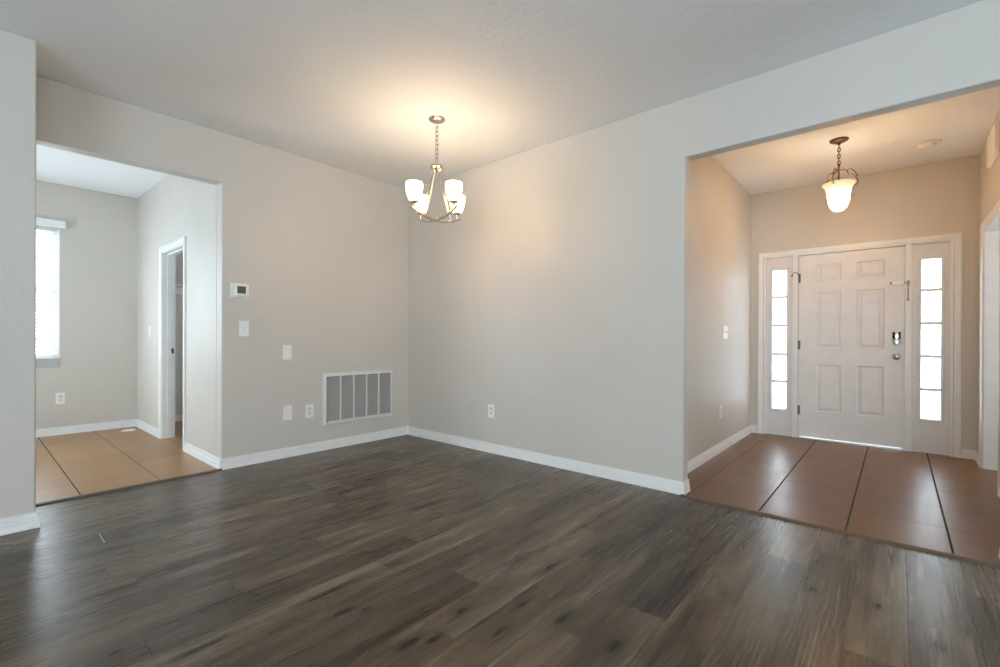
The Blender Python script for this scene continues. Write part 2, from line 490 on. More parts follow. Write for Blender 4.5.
# wooden floor, plank by plank in one mesh
def make_floor():
    W, L = .1817, 1.18
    known = {2: [-.645], 3: [-.414], 4: [-1.285], 5: [-.903], 0: [-1.54], -1: [-1.857], -3: [-2.17], -4: [-1.823]}
    bm = new_bm()
    uvl = bm.loops.layers.uv.new('UVMap')
    tl = bm.faces.layers.float.new('plank_tone'); sl = bm.faces.layers.float.new('plank_seed')
    X0, X1 = GX0 - .05, .02
    k0, k1 = -20, 29
    for k in range(k0, k1):
        ya, yb = -3.414 - W * k, -3.414 - W * (k + 1)
        ya, yb = min(ya, -.005), max(yb, GY0 - .05)
        if ya <= yb: continue
        start = known[k][0] if k in known else random.uniform(-1.2, 0)
        xs = [start + L * i for i in range(-8, 8)]
        xs = sorted([x for x in xs if X0 + .05 < x < X1 - .03]) ; xs = [X0] + xs + [X1]
        for i, (xa, xb) in enumerate(zip(xs, xs[1:])):
            f = bm.faces.new([bm.verts.new(p) for p in ((xa, yb, 0), (xb, yb, 0), (xb, ya, 0), (xa, ya, 0))])
            cx, cy = (xa + xb) / 2, (ya + yb) / 2
            f[tl] = random.choice((random.uniform(.3, .75), random.uniform(.05, 1.0))); f[sl] = random.random()
            if k == 0 and abs(xa + 1.54) < .01: f[tl] = .0
            if k == 0 and abs(xb + 1.54) < .01: f[tl] = .75
            if k == 3 and abs(xb + .414) < .01: f[tl] = .25
            if k == 2 and abs(xb + .645) < .01: f[tl] = .35
            if k == 2 and abs(xa + .645) < .01: f[tl] = .8
            # UVs hold the distance to the nearest seam: subdivided by four triangles
            f.tag = True
    # split every plank to carry seam distances
    for f in list(bm.faces):
        vs = [v.co.copy() for v in f.verts]
        tone, seed = f[tl], f[sl]
        x0, x1, y0, y1 = vs[0].x, vs[1].x, vs[0].y, vs[2].y
        bm.faces.remove(f)
        xm, ym = (x0 + x1) / 2, (y0 + y1) / 2
        for (xa, xb) in ((x0, xm), (xm, x1)):
            for (yc, yd) in ((y0, ym), (ym, y1)):
                q = bm.faces.new([bm.verts.new(p) for p in ((xa, yc, 0), (xb, yc, 0), (xb, yd, 0), (xa, yd, 0))])
                q[tl], q[sl] = tone, seed
                for lp in q.loops:
                    co = lp.vert.co
                    lp[uvl].uv = (min(co.x - x0, x1 - co.x), min(co.y - y0, y1 - co.y))
    for v in [v for v in bm.verts if not v.link_faces]: bm.verts.remove(v)
    # pale scuff at a board end
    sc = [bm.verts.new(p) for p in ((-2.846, -.885, .0008), (-2.851, -.885, .0008), (-2.854, -1.055, .0008), (-2.848, -1.055, .0008))]
    bm.faces.new(sc).material_index = 1
    me = bpy.data.meshes.new('floor'); bm.to_mesh(me); bm.free()
    me.materials.append(M['wood_floor']); me.materials.append(M['scuff'])
    o = bpy.data.objects.new('floor', me); COL.objects.link(o)
    return tag(o, kind='structure')
make_floor()

def slab(name, x0, x1, y0, y1, z0, z1, mat):
    bm = new_bm(); box(bm, x0, x1, y0, y1, z0, z1)
    return tag(obj(name, bm, M[mat]), kind='structure')
bm = new_bm(); box(bm, .0205, XD + .2, -6.6, YL + .1, -.06, .004); box(bm, -.03, .0205, YBR, YB, -.06, .004)
tag(obj('floor_foyer', bm, M['tile_foyer']), kind='structure')
slab('floor_nook', NX0 - .1, XJ, -.002, YN + .1, -.06, .003, 'tile_nook')
slab('floor_closet', XJ, -.55, .3, YN + .1, -.06, .003, 'tile_nook')
slab('ceiling', GX0 - .2, XD + .2, GY0 - .2, YN + .2, H, H + .15, 'ceiling')

# walls
wall_y('wall_back', 0, WA_T, XS + .001, .15, [(XS, XJ, -.1, HD)])
wall_x('wall_right', 0, WB_T, GY0 - .1, 0.001, [(YBR, YB, -.1, HD)])
wall_y('wall_left', YS, WA_T, GX0 - .1, XS)
wall_x('wall_slider', GX0 - .15, GX0, GY0 - .1, YS, [SL])
wall_y('wall_rear', GY0 - .15, GY0, GX0 - .1, .1, [RW])
wall_y('wall_foyer_left', YL, YL + .1, WB_T, XD + .12)
DY0, DY1, DZ = -4.692, -3.1005, 2.079      # rough opening for the entry unit
wall_x('wall_foyer_door', XD, XD + .12, YR - .12, YL + .1, [(DY0, DY1, -.1, DZ)], bevel=0)
FO = (1.51, 2.395)                          # cased opening in the right wall of the foyer
wall_y('wall_foyer_right', YR - .12, YR, WB_T, XD, [(FO[0], FO[1], -.1, 2.062)], bevel=0)
wall_y('wall_side_room', -6.6, -6.5, .09, XD + .12, [SW])
wall_x('wall_side_room_end', XD + .02, XD + .12, -6.5, YR - .12)
wall_y('wall_nook_back', YN, YN + .12, NX0 - .1, -.5, [NW])
NDY = (1.008, 1.787)                       # doorway from nook to closet
wall_x('wall_nook_right', XJ, XJ + .12, WA_T, YN, [(NDY[0], NDY[1], -.1, 2.032)], bevel=0)
wall_x('wall_nook_left', NX0 - .12, NX0, WA_T, YN, [NS])
wall_x('wall_closet', -.6, -.5, WA_T, YN, [CW])

# baseboards
b = baseboard('baseboard_back', [(XJ - .0, 0), (0, 0)], [(0, -1)])
baseboard('baseboard_right', [(0, 0), (0, YB), (WB_T, YB)], [(-1, 0), (0, -1)])
baseboard('baseboard_right_far', [(WB_T, YBR), (0, YBR), (0, GY0)], [(0, 1), (-1, 0)])
baseboard('baseboard_left', [(GX0, YS), (XS, YS), (XS, -.06)], [(0, -1), (1, 0)])
baseboard('baseboard_nook_back', [(NX0, YN), (XJ, YN)], [(0, -1)])
baseboard('baseboard_nook_right', [(XJ, YN), (XJ, NDY[1] + .06)], [(-1, 0)])
baseboard('baseboard_nook_near', [(XJ, NDY[0] - .06), (XJ, 0.0)], [(-1, 0)])
baseboard('baseboard_foyer_left', [(WB_T, YL), (XD, YL), (XD, -3.042)], [(0, -1), (-1, 0)])
baseboard('baseboard_foyer_right', [(XD, -4.750), (XD, YR), (FO[1] + .06, YR)], [(-1, 0), (0, 1)])
baseboard('baseboard_foyer_near', [(FO[0] - .06, YR), (WB_T, YR)], [(0, 1)])
baseboard('baseboard_closet', [(XJ + .12, YN), (-.6, YN)], [(0, -1)])

# floor transition strips (reducers)
def strip(name, along, a0, a1, c0, c1):
    bm = new_bm()
    prof = [(0, -.004), (0, .002), (.010, .010), (.030, .013), (.045, .011), (c1 - c0, .005), (c1 - c0, -.004)]
    if along == 'y':
        sweep(bm, [(c0, a0, 0), (c0, a1, 0)], [(1, 0, 0)] * 2, [(0, 0, 1)] * 2, prof)
    else:
        sweep(bm, [(a0, c0, 0), (a1, c0, 0)], [(0, 1, 0)] * 2, [(0, 0, 1)] * 2, prof)
    return tag(obj(name, bm, M['strip'], smooth=40), kind='structure')
strip('trim_1', 'y', YB + .0, YBR, -.070, -.008)
strip('trim_2', 'x', XS + .02, XJ - .001, -.035, .025)

# doorway casings with their jambs
def doorway(name, u0, u1, top, to3, nrm, depth, stop=None):
    bm = new_bm()
    n = Vector(nrm)
    casing(bm, u0, u1, top, to3, n)
    # jamb lining: two sides and the head, a board thick
    def board(ua, ub, za, zb, da, db):
        vs = []
        for u in (ua, ub):
            for d in (da, db):
                for z in (za, zb):
                    vs.append(bm.verts.new(Vector(to3(u, z)) - n * d))
        for f in ((0, 1, 3, 2), (4, 6, 7, 5), (0, 4, 5, 1), (2, 3, 7, 6), (0, 2, 6, 4), (1, 5, 7, 3)):
            bm.faces.new([vs[i] for i in f])
    s = 1 if u1 > u0 else -1
    board(u0, u0 + s * .016, 0, top, 0, depth); board(u1 - s * .016, u1, 0, top, 0, depth)
    board(u0 + s * .016, u1 - s * .016, top - .016, top, 0, depth)
    if stop:
        a, b_ = stop
        board(u0 + s * .016, u0 + s * .028, 0, top - .016, a, b_); board(u1 - s * .028, u1 - s * .016, 0, top - .016, a, b_)
        board(u0 + s * .028, u1 - s * .028, top - .028, top - .016, a, b_)
    return tag(obj(name, bm, M['trim'], smooth=30), kind='structure')
cz = doorway('trim_3', NDY[0], NDY[1], 2.032, lambda u, z: (XJ, u, z), (-1, 0, 0), .12, stop=(.045, .075))
doorway('trim_4', FO[0], FO[1], 2.062, lambda u, z: (u, YR, z), (0, 1, 0), .12)
# strike plate on the far jamb of the closet doorway
bm = new_bm(); box(bm, -.012, .012, -.0015, 0, -.028, .028)
sp = obj('strike_plate', bm, M['hinge_metal'])
bm = new_bm(); lathe(bm, [(0, .0018), (.011, .0018), (.011, .0010)], (0, 0, 0), 16, 'y')
sh = obj('latch_hole', bm, M['slot'], sp)
sp.parent = cz; sp.location = (XJ + .095, NDY[1] - .0165, .957)
# wire shelf inside the closet
cs = root('closet_shelf', (-1.2, YN, 1.735), 0, 'white closet shelf on a cleat seen through the narrow nook doorway', 'shelf')
bm = new_bm(); bevbox(bm, -.63, .58, -.36, 0, .02, .038, .003); obj('shelf_board', bm, M['trim'], cs)
bm = new_bm(); bevbox(bm, -.63, .58, -.018, 0, -.06, .02, .002); obj('cleat', bm, M['trim'], cs)

# ------------------------------------------------------------------ windows
# nook window with a horizontal blind
w1 = root('window_1', ((NW[0] + NW[1]) / 2, YN, 0), 0, kind='structure')
hw = (NW[1] - NW[0]) / 2
def frame_rect(bm, x0, x1, z0, z1, w, y0, y1):
    box(bm, x0, x0 + w, y0, y1, z0, z1); box(bm, x1 - w, x1, y0, y1, z0, z1)
    box(bm, x0 + w, x1 - w, y0, y1, z0, z0 + w); box(bm, x0 + w, x1 - w, y0, y1, z1 - w, z1)
bm = new_bm(); frame_rect(bm, -hw, hw, NW[2], NW[3], .045, .075, .115)
box(bm, -hw + .045, hw - .045, .082, .110, 1.60, 1.645)
obj('window_frame', bm, M['trim'], w1)
bm = new_bm(); box(bm, -hw + .04, hw - .04, .093, .097, NW[2] + .04, NW[3] - .04); obj('pane', bm, M['glass'], w1)
bm = new_bm(); bevbox(bm, -hw - .0, hw, -.022, .075, NW[2] - .022, NW[2] + .001, .004); bevbox(bm, -hw, hw, -.012, -.0005, NW[2] - .09, NW[2] - .022, .003)
obj('sill', bm, M['sill'], w1)
bl = root('window_blind', ((NW[0] + NW[1]) / 2, YN, 0), 0, 'white horizontal blind hanging in the bright window of the tiled nook', 'blind')
bm = new_bm(); bevbox(bm, -hw - .05, hw + .05, -.065, -.004, NW[3] - .002, NW[3] + .078, .006); obj('valance', bm, M['blind'], bl)
bm = new_bm()
zz = NW[3] - .03
while zz > NW[2] + .05:
    a = math.radians(14)
    prof = [(-.025, 0.0), (-.012, .0035), (0, .0048), (.012, .0035), (.025, 0), (.025, -.0026), (0, .0020), (-.025, -.0026)]
    pr = [(u * math.cos(a) - v * math.sin(a), u * math.sin(a) + v * math.cos(a)) for u, v in prof]
    sweep(bm, [(-hw + .006, .038, zz), (hw - .006, .038, zz)], [(0, 1, 0)] * 2, [(0, 0, 1)] * 2, pr)
    zz -= .0435
obj('slats', bm, M['blind'], bl, smooth=50)
bm = new_bm(); bevbox(bm, -hw + .006, hw - .006, .014, .062, NW[2] + .006, NW[2] + .026, .004); obj('bottom_rail', bm, M['blind'], bl)
for x in (-hw + .12, hw - .12):
    bm = new_bm()
    for y in (.011, .065): tube(bm, [(x, y, NW[2] + .02), (x, y, NW[3])], .0012, 6)
    obj('ladder_cord', bm, M['blind'], bl)
bm = new_bm(); tube(bm, smooth_path([(hw - .22, .006, NW[3]), (hw - .221, .006, 1.9), (hw - .215, .005, 1.48)]), .0014, 6)
cd = obj('pull_cord', bm, M['blind'], bl)
bm = new_bm(); lathe(bm, [(0, 1.48), (.004, 1.478), (.010, 1.43), (.009, 1.422), (0, 1.42)], (hw - .215, .005, 0), 12)
obj('tassel', bm, M['plastic_grey'], cd, smooth=50)

def glazed(name, loc, rz, w, z0, z1, nv):
    """large unit: frame, sashes and panes; local -Y faces the room"""
    r = root(name, loc, rz, kind='structure')
    bm = new_bm(); frame_rect(bm, -w / 2, w / 2, z0, z1, .06, .02, .11)
    for k in range(1, nv):
        x = -w / 2 + w * k / nv
        box(bm, x - .035, x + .035, .03, .10, z0 + .06, z1 - .06)
    obj('window_frame', bm, M['trim'], r)
    for k in range(nv):
        bm = new_bm(); box(bm, -w / 2 + w * k / nv + .03, -w / 2 + w * (k + 1) / nv - .03, .062, .066, z0 + .05, z1 - .05)
        obj('pane', bm, M['glass'], r)
    return r
glazed('window_2', (NX0, (NS[0] + NS[1]) / 2, 0), PI / 2, NS[1] - NS[0], NS[2], NS[3], 2)
glazed('window_closet_fill', (-.6, (CW[0] + CW[1]) / 2, 0), -PI / 2, CW[1] - CW[0], CW[2], CW[3], 1)  # added window, unseen, lets daylight into the closet
glazed('window_5', ((SW[0] + SW[1]) / 2, -6.5, 0), PI, SW[1] - SW[0], SW[2], SW[3], 2)
glazed('window_3', (GX0, (SL[0] + SL[1]) / 2, 0), PI / 2, SL[1] - SL[0], SL[2], SL[3], 3)
glazed('window_4', ((RW[0] + RW[1]) / 2, GY0, 0), PI, RW[1] - RW[0], RW[2], RW[3], 3)

# ------------------------------------------------------------------ entry door unit
d1 = root('door_1', (XD, -3.8925, 0), -PI / 2, kind='structure')     # local x = -(y + 3.8925), local -Y faces the foyer
SX0, SX1, SZ0, SZ1 = -.449, .449, .026, 2.048
def panelled(bm, x0, x1, z0, z1, yf, yb, panels, prof):
    """slab with moulded panels; panels (x0, x1, z0, z1); prof: list of (inset, depth)"""
    us = sorted(set([x0, x1] + [p[k] for p in panels for k in (0, 1)]))
    zs = sorted(set([z0, z1] + [p[k] for p in panels for k in (2, 3)]))
    for i in range(len(us) - 1):
        for j in range(len(zs) - 1):
            uc, zc = (us[i] + us[i + 1]) / 2, (zs[j] + zs[j + 1]) / 2
            if any(p[0] < uc < p[1] and p[2] < zc < p[3] for p in panels): continue
            bm.faces.new([bm.verts.new(q) for q in ((us[i], yf, zs[j]), (us[i + 1], yf, zs[j]), (us[i + 1], yf, zs[j + 1]), (us[i], yf, zs[j + 1]))])
    for p in panels:
        prev = None
        for ins, dep in [(0, 0)] + prof:
            ring = [bm.verts.new(q) for q in ((p[0] + ins, yf + dep, p[2] + ins), (p[1] - ins, yf + dep, p[2] + ins), (p[1] - ins, yf + dep, p[3] - ins), (p[0] + ins, yf + dep, p[3] - ins))]
            if prev:
                for k in range(4):
                    bm.faces.new((prev[k], prev[(k + 1) % 4], ring[(k + 1) % 4], ring[k]))
            prev = ring
        bm.faces.new(prev)
    a = [(x0, z0), (x1, z0), (x1, z1), (x0, z1)]
    fr = [bm.verts.new((x, yf, z)) for x, z in a]; bk = [bm.verts.new((x, yb, z)) for x, z in a]
    for k in range(4): bm.faces.new((fr[k], fr[(k + 1) % 4], bk[(k + 1) % 4], bk[k]))
    bm.faces.new(bk)
YF = .022                      # face of the door leaf behind the wall plane
bm = new_bm()
P = []
for (a, b_) in ((-.2845, -.0610), (.0690, .2945)):
    P += [(a, b_, .315, .835), (a, b_, 1.013, 1.633), (a, b_, 1.755, 1.934)]
panelled(bm, SX0, SX1, SZ0, SZ1, YF, YF + .044, P, [(.006, .006), (.014, .009), (.024, .009), (.046, .002)])
leaf = obj('door_leaf', bm, M['door_paint'], d1)
# frame: side jambs, mullions, head
bm = new_bm()
OX0, OX1 = -.792, .7995
HEADB = 2.054
for a, b_ in ((OX0, -.768), (-.505, -.453), (.453, .505), (.776, OX1)):
    bevbox(bm, a, b_, .004, .115, 0, DZ, .003)
for a, b_ in ((-.768, -.505), (-.453, .453), (.505, .776)):
    bevbox(bm, a, b_, .004, .115, HEADB, DZ, .003)
# door stop bead behind the leaf
for a, b_ in ((-.4529, -.434), (.434, .4529)): box(bm, a, b_, YF + .047, .114, .012, HEADB - .001)
box(bm, -.434, .434, YF + .047, .114, HEADB - .022, HEADB - .001)
obj('door_frame', bm, M['trim'], d1)
bm = new_bm()
big = [(u * .052 / .060, v) for u, v in CASE]
casing(bm, OX0 - .006, OX1 + .004, DZ - .008, lambda u, z: (u, 0, z), Vector((0, -1, 0)), prof=big)
obj('casing', bm, M['trim'], d1, smooth=30)
bm = new_bm(); bevbox(bm, SX0 - .003, SX1 + .003, -.020, .09, .004, .022, .004); obj('threshold', bm, M['aluminium'], d1)
# sidelights
def sidelight(x0, x1, gx0, gx1, gz0, gz1, munt):
    bm = new_bm()
    panelled(bm, x0, x1, .006, HEADB - .002, .030, .074, [], [])
    bm.free()
    bm = new_bm()
    wall_grid(bm, x0, x1, .006, HEADB - .002, [(gx0, gx1, gz0, gz1)], lambda u, t, z: (u, t, z), .030, .074)
    pn = obj('sidelight', bm, M['door_paint'], d1)
    bm = new_bm()               # raised frame round the glass
    e = .028
    PT = [(gx0, .030, gz0), (gx1, .030, gz0), (gx1, .030, gz1), (gx0, .030, gz1), (gx0, .030, gz0)]
    AV = [(-1, 0, -1), (1, 0, -1), (1, 0, 1), (-1, 0, 1), (-1, 0, -1)]
    sweep(bm, PT, AV, [(0, -1, 0)] * 5, [(0, -.012), (0, .004), (.004, .010), (.018, .012), (e, .006), (e, 0)], caps=False)
    obj('glazing_frame', bm, M['door_paint'], pn, smooth=30)
    bm = new_bm(); box(bm, gx0, gx1, .050, .054, gz0, gz1); obj('glass', bm, M['glass'], pn)
    bm = new_bm()
    for z in munt: bevbox(bm, gx0, gx1, .036, .049, z - .016, z + .016, .003)
    obj('muntins', bm, M['plastic'], pn)
sidelight(-.768, -.505, -.706, -.568, .312, 1.904, (.627, .941, 1.271, 1.597))
sidelight(.505, .776, .575, .713, .338, 1.898, (.625, .950, 1.275, 1.600))
# hinges along the left stile, the top one with a door-stop arm
for i, zc in enumerate((1.800, 1.049, .318)):
    bm = new_bm()
    tube(bm, [(0, -.010, -.05), (0, -.010, .05)], .0075, 10)
    box(bm, -.004, .022, -.0035, 0, -.05, .05)
    hg = obj('hinge', bm, M['hinge_metal'], d1)
    hg.location = (SX0 - .003, YF, zc)
    if i == 0:
        bm = new_bm()
        tube(bm, smooth_path([(0, -.012, .03), (-.010, -.028, .060), (-.035, -.040, .062), (-.055, -.042, .035)]), .004, 8)
        lathe(bm, [(0, .0), (.009, .0), (.009, .016), (0, .016)], (-.056, -.042, .018), 12)
        obj('stop_arm', bm, M['hinge_metal'], hg)
# knob
bm = new_bm()
lathe(bm, [(0, .0), (.034, .0), (.034, .005), (.028, .010), (.013, .012), (.012, .028), (.018, .034), (.027, .044), (.0285, .054), (.024, .063), (.012, .067), (0, .067)], (0, 0, 0), 28, 'y')
kb = obj('door_knob', bm, M['nickel'], d1, smooth=40); kb.location = (.390, YF, .943)
# keypad deadbolt
bm = new_bm(); bevbox(bm, -.034, .034, -.026, 0, -.022, .070, .008)
db = obj('deadbolt', bm, M['chrome'], d1, smooth=50); db.location = (.390, YF, 1.122)
bm = new_bm()
bevbox(bm, -.032, -.010, -.029, -.020, .002, .068, .003); bevbox(bm, .012, .032, -.029, -.020, .002, .068, .003)
obj('keypad', bm, M['black'], db, smooth=50)
bm = new_bm(); lathe(bm, [(0, .0), (.033, .0), (.033, .018), (.027, .028), (.010, .031), (0, .031)], (0, 0, -.034), 28, 'y')
box(bm, -.004, .004, -.050, -.030, -.050, -.018)
obj('thumb_turn', bm, M['nickel'], db, smooth=40)
# white slide latch on the leaf and the brass swing bar on the post
bm = new_bm(); bevbox(bm, -.05, .05, -.018, 0, -.022, .022, .004)
lt = obj('slide_latch', bm, M['plastic'], d1); lt.location = (.400, YF, 1.681)
lt['label'] = 'white slide latch'
for x in (-.056, .046):
    bm = new_bm(); bevbox(bm, -.007, .007, -.018, 0, -.012, .012, .003)
    c_ = obj('latch_end', bm, M['hinge_metal'], lt); c_.location = (x, 0, .002)
bm = new_bm()
ring = [(0.012 * math.cos(a), -.014, .012 * math.sin(a)) for a in [2 * PI * k / 18 for k in range(18)]]
tube(bm, ring, .0035, 8, closed=True)
tube(bm, [(0, -.014, -.012), (0, -.016, -.165)], .0055, 8)
box(bm, -.010, .010, -.010, 0, -.03, .02); box(bm, -.010, .010, -.014, 0, -.180, -.155)
sb = obj('swing_bar', bm, M['brass'], d1, smooth=50); sb.location = (.475, .004, 1.680)
sb['label'] = 'brass swing bar'

# ------------------------------------------------------------------ wall plates and fittings; local -Y faces the room
def plate(bm, w, h, t=.006):
    bevbox(bm, -w / 2, w / 2, -t, 0, -h / 2, h / 2, .0022)
def screw(parent, x, z, t=.006):
    bm = new_bm(); lathe(bm, [(0, t + .0012), (.0026, t + .001), (.0032, t - .001)], (x, 0, z), 10, 'y')
    return obj('screw', bm, M['plastic_grey'], parent)

def make_outlet():
    r = root('wall_outlet', (0, 0, 0))
    bm = new_bm(); plate(bm, .080, .128); obj('cover_plate', bm, M['plastic'], r)
    for z in (.021, -.021):
        bm = new_bm()
        bevbox(bm, -.0165, .0165, -.0085, -.004, z - .0145, z + .0145, .003)
        rc = obj('receptacle', bm, M['plastic_grey'], r)
        bm = new_bm()
        box(bm, -.0075, -.0050, -.0092, -.008, z - .002, z + .008); box(bm, .0050, .0075, -.0092, -.008, z - .002, z + .008)
        lathe(bm, [(0, .0092), (.0026, .0092), (.0026, .008)], (0, 0, z - .008), 10, 'y')
        obj('slots', bm, M['slot'], rc)
    screw(r, 0, 0, .007)
    return r
spots = [((-1.1765, 0, .403), 0, 'white duplex outlet on the wall left of the large air return grille'),
         ((0, -1.300, .4035), -PI / 2, 'white duplex outlet low on the bare wall right of the chandelier'),
         ((-2.6315, YN, .413), 0, 'white duplex outlet below the bright window in the tiled nook'),
         ((1.530, YL, .391), 0, 'white outlet low on the left wall of the entry, beneath the double switch')]
proto = make_outlet()
for i, (loc, rz, lab) in enumerate(spots):
    o = proto if i == 0 else copy_tree(proto)
    o.location = loc; o.rotation_euler = (0, 0, rz)
    tag(o, lab, 'outlet', 'duplex wall outlets')

for (loc, lab) in (((-1.392, 0, .973), 'blank white wall plate at mid height left above the air return grille'),
                   ((-1.386, 0, .411), 'blank white wall plate low on the wall beside the duplex outlet')):
    r = root('blank_plate', loc, 0, lab, 'wall plate', 'blank wall plates')
    bm = new_bm(); plate(bm, .082, .134); obj('cover_plate', bm, M['plastic'], r)
    screw(r, 0, .042); screw(r, 0, -.042)

def make_switch(name, loc, rz, w, n, label, group=None):
    r = root(name, loc, rz, label, 'light switch', group)
    bm = new_bm(); plate(bm, w, .132); obj('cover_plate', bm, M['plastic'], r)
    for k in range(n):
        x = (k - (n - 1) / 2) * .046
        bm = new_bm(); bevbox(bm, x - .006, x + .006, -.0075, -.003, -.013, .013, .001)
        sk = obj('toggle_slot', bm, M['plastic_grey'], r)
        bm = new_bm()
        vs = box(bm, x - .004, x + .004, -.020, -.006, -.002, .010)
        obj('toggle', bm, M['plastic'], sk)
        screw(r, x, .042); screw(r, x, -.042)
    return r
make_switch('light_switch', (-1.7665, 0, 1.186), 0, .080, 1, 'white single toggle light switch on the wall under the thermostat')
make_switch('light_switch', (1.673, YL, 1.180), 0, .145, 2, 'white double toggle light switch on the left wall of the entry')
make_switch('light_switch', (XJ, 2.275, 1.167), -PI / 2, .080, 1, 'white light switch on the bright nook wall left of the narrow doorway')

# thermostat
th = root('thermostat', (-1.800, 0, 1.510), 0, 'white thermostat with a dark green screen high on the wall by the nook', 'thermostat')
bm = new_bm(); bevbox(bm, -.076, .076, -.010, 0, -.061, .061, .004); obj('back_plate', bm, M['plastic'], th)
bm = new_bm(); bevbox(bm, -.048, .058, -.034, -.008, -.046, .050, .006); bd = obj('body', bm, M['plastic'], th)
bm = new_bm(); box(bm, -.031, .037, -.0352, -.033, -.026, .036); obj('screen', bm, M['lcd'], bd)
bm = new_bm()
for k in range(4): bevbox(bm, -.028 + k * .018, -.016 + k * .018, -.0365, -.033, -.040, -.033, .0012)
obj('buttons', bm, M['plastic_grey'], bd)

# air return grille
gr = root('return_air_grille', (-.6295, 0, .496), 0, 'large white framed return air grille with five grey filter bays low on the wall', 'air vent')
GW, GH = .825, .517
bm = new_bm()
PT = [(-GW / 2, 0, -GH / 2), (GW / 2, 0, -GH / 2), (GW / 2, 0, GH / 2), (-GW / 2, 0, GH / 2), (-GW / 2, 0, -GH / 2)]
AV = [(1, 0, 1), (-1, 0, 1), (-1, 0, -1), (1, 0, -1), (1, 0, 1)]
sweep(bm, PT, AV, [(0, -1, 0)] * 5, [(0, 0), (0, .005), (.003, .007), (.012, .008), (.016, .022), (.032, .022), (.032, .001), (.02, 0)], caps=False)
obj('frame', bm, M['grille_white'], gr, smooth=30)
bm = new_bm(); box(bm, -GW / 2 + .03, GW / 2 - .03, -.004, 0, -GH / 2 + .03, GH / 2 - .03); obj('filter', bm, M['filter'], gr)
cols = [-.378 + .1508 * k for k in range(6)]
for x in cols[1:-1]:
    bm = new_bm(); bevbox(bm, x - .0065, x + .0065, -.022, -.003, -GH / 2 + .031, GH / 2 - .031, .002)
    obj('mullion', bm, M['grille_white'], gr)
for k in range(5):
    bm = new_bm()
    z = -GH / 2 + .044
    while z < GH / 2 - .040:
        p = [(.004, z + .006), (.0175, z - .004), (.0175, z - .0025), (.004, z + .0075)]
        sweep(bm, [(cols[k] + .0066, 0, 0), (cols[k + 1] - .0066, 0, 0)], [(0, -1, 0)] * 2, [(0, 0, 1)] * 2, p)
        z += .0125
    obj('louvers', bm, M['louver_grey'], gr)
    bm = new_bm(); bevbox(bm, cols[k] + .012, cols[k + 1] - .012, -.028, -.019, -GH / 2 + .018, -GH / 2 + .044, .004)
    obj('clip_rail', bm, M['grille_white'], gr)

# chime cover high on the foyer right wall
cb = root('door_chime', (1.86, YR, 2.62), PI, 'pale flat chime cover high on the right wall of the entry', 'door chime')
bm = new_bm(); bevbox(bm, -.21, .21, -.006, 0, -.125, .125, .002); obj('back_plate', bm, M['plastic'], cb)
bm = new_bm(); bevbox(bm, -.20, .20, -.024, -.004, -.115, .115, .006); obj('cover', bm, M['plastic'], cb)

# smoke detector on the foyer ceiling
sd = root('smoke_detector', (2.125, -4.475, H), 0, 'round white smoke detector on the entry ceiling right of the pendant lamp', 'smoke detector')
bm = new_bm(); lathe(bm, [(0, 0), (.078, 0), (.078, -.008), (.070, -.012), (0, -.012)], (.02, -.02, 0), 36); obj('mount', bm, M['plastic'], sd, smooth=40)
bm = new_bm(); lathe(bm, [(0, -.011), (.066, -.011), (.066, -.020), (.060, -.022), (.060, -.027), (.064, -.029), (.058, -.040), (.025, -.046), (.022, -.044), (0, -.044)], (0, 0, 0), 36)
obj('detector_body', bm, M['plastic'], sd, smooth=35)

# white cover plate on the nook tiles
fc = root('floor_cover', (-2.074, 2.605, .003), 0, 'small round white cover plate on the tile floor in the nook corner', 'cover plate')
bm = new_bm(); lathe(bm, [(0, 0), (.068, 0), (.068, .004), (.062, .007), (.020, .008), (.018, .006), (0, .006)], (0, 0, 0), 32); obj('disc', bm, M['plastic'], fc, smooth=40)

# ------------------------------------------------------------------ lamps
def chain_links(bm, z0, z1, link=.030, rad=.0024, wid=.0085):
    n = max(1, round((z0 - z1) / (link * .78)))
    step = (z0 - z1) / n
    for k in range(n):
        zc = z0 - step * (k + .5)
        L = step * 1.28 / 2
        pts = []
        for i in range(14):
            a = 2 * PI * i / 14
            u, v = wid * math.cos(a), L * math.sin(a)
            pts.append((u if k % 2 == 0 else 0, 0 if k % 2 == 0 else u, zc + v))
        tube(bm, pts, rad, 6, closed=True)

def lamp_light(parent, loc, power, radius):
    d = bpy.data.lights.new('bulb_light', 'POINT'); d.energy = power; d.color = LAMP_WARM; d.shadow_soft_size = radius
    o = bpy.data.objects.new('bulb_light', d); COL.objects.link(o); o.parent = parent; o.location = loc

# chandelier: two crossed bowed bars, four rods and four upright opal shades
CH = (-.931, -1.545)
ch = root('chandelier', (CH[0], CH[1], H), 0, 'brushed nickel chandelier with four lit white glass shades hanging near the corner', 'chandelier')
bm = new_bm(); lathe(bm, [(0, 0), (.066, 0), (.066, -.006), (.060, -.014), (.040, -.022), (.014, -.026), (.010, -.034), (0, -.036)], (0, 0, 0), 36); obj('canopy', bm, M['nickel'], ch, smooth=40)
bm = new_bm(); chain_links(bm, -.030, -.345, .046, .0036, .0135); obj('chain', bm, M['nickel'], ch, smooth=60)
bm = new_bm(); tube(bm, [(.005 * math.sin(k * 1.3), .005 * math.cos(k * 1.7), -.03 - .315 * k / 16) for k in range(17)], .0016, 6); obj('cord', bm, M['nickel'], ch, smooth=60)
bm = new_bm(); lathe(bm, [(0, -.345), (.008, -.347), (.010, -.358), (.046, -.364), (.050, -.370), (.050, -.384), (.044, -.392), (.026, -.408), (.016, -.414), (0, -.414)], (0, 0, 0), 36); obj('hub', bm, M['nickel'], ch, smooth=35)
fwd = Vector((math.sin(.8606), math.cos(.8606))); rgt = Vector((math.cos(.8606), -math.sin(.8606)))
dirs = []
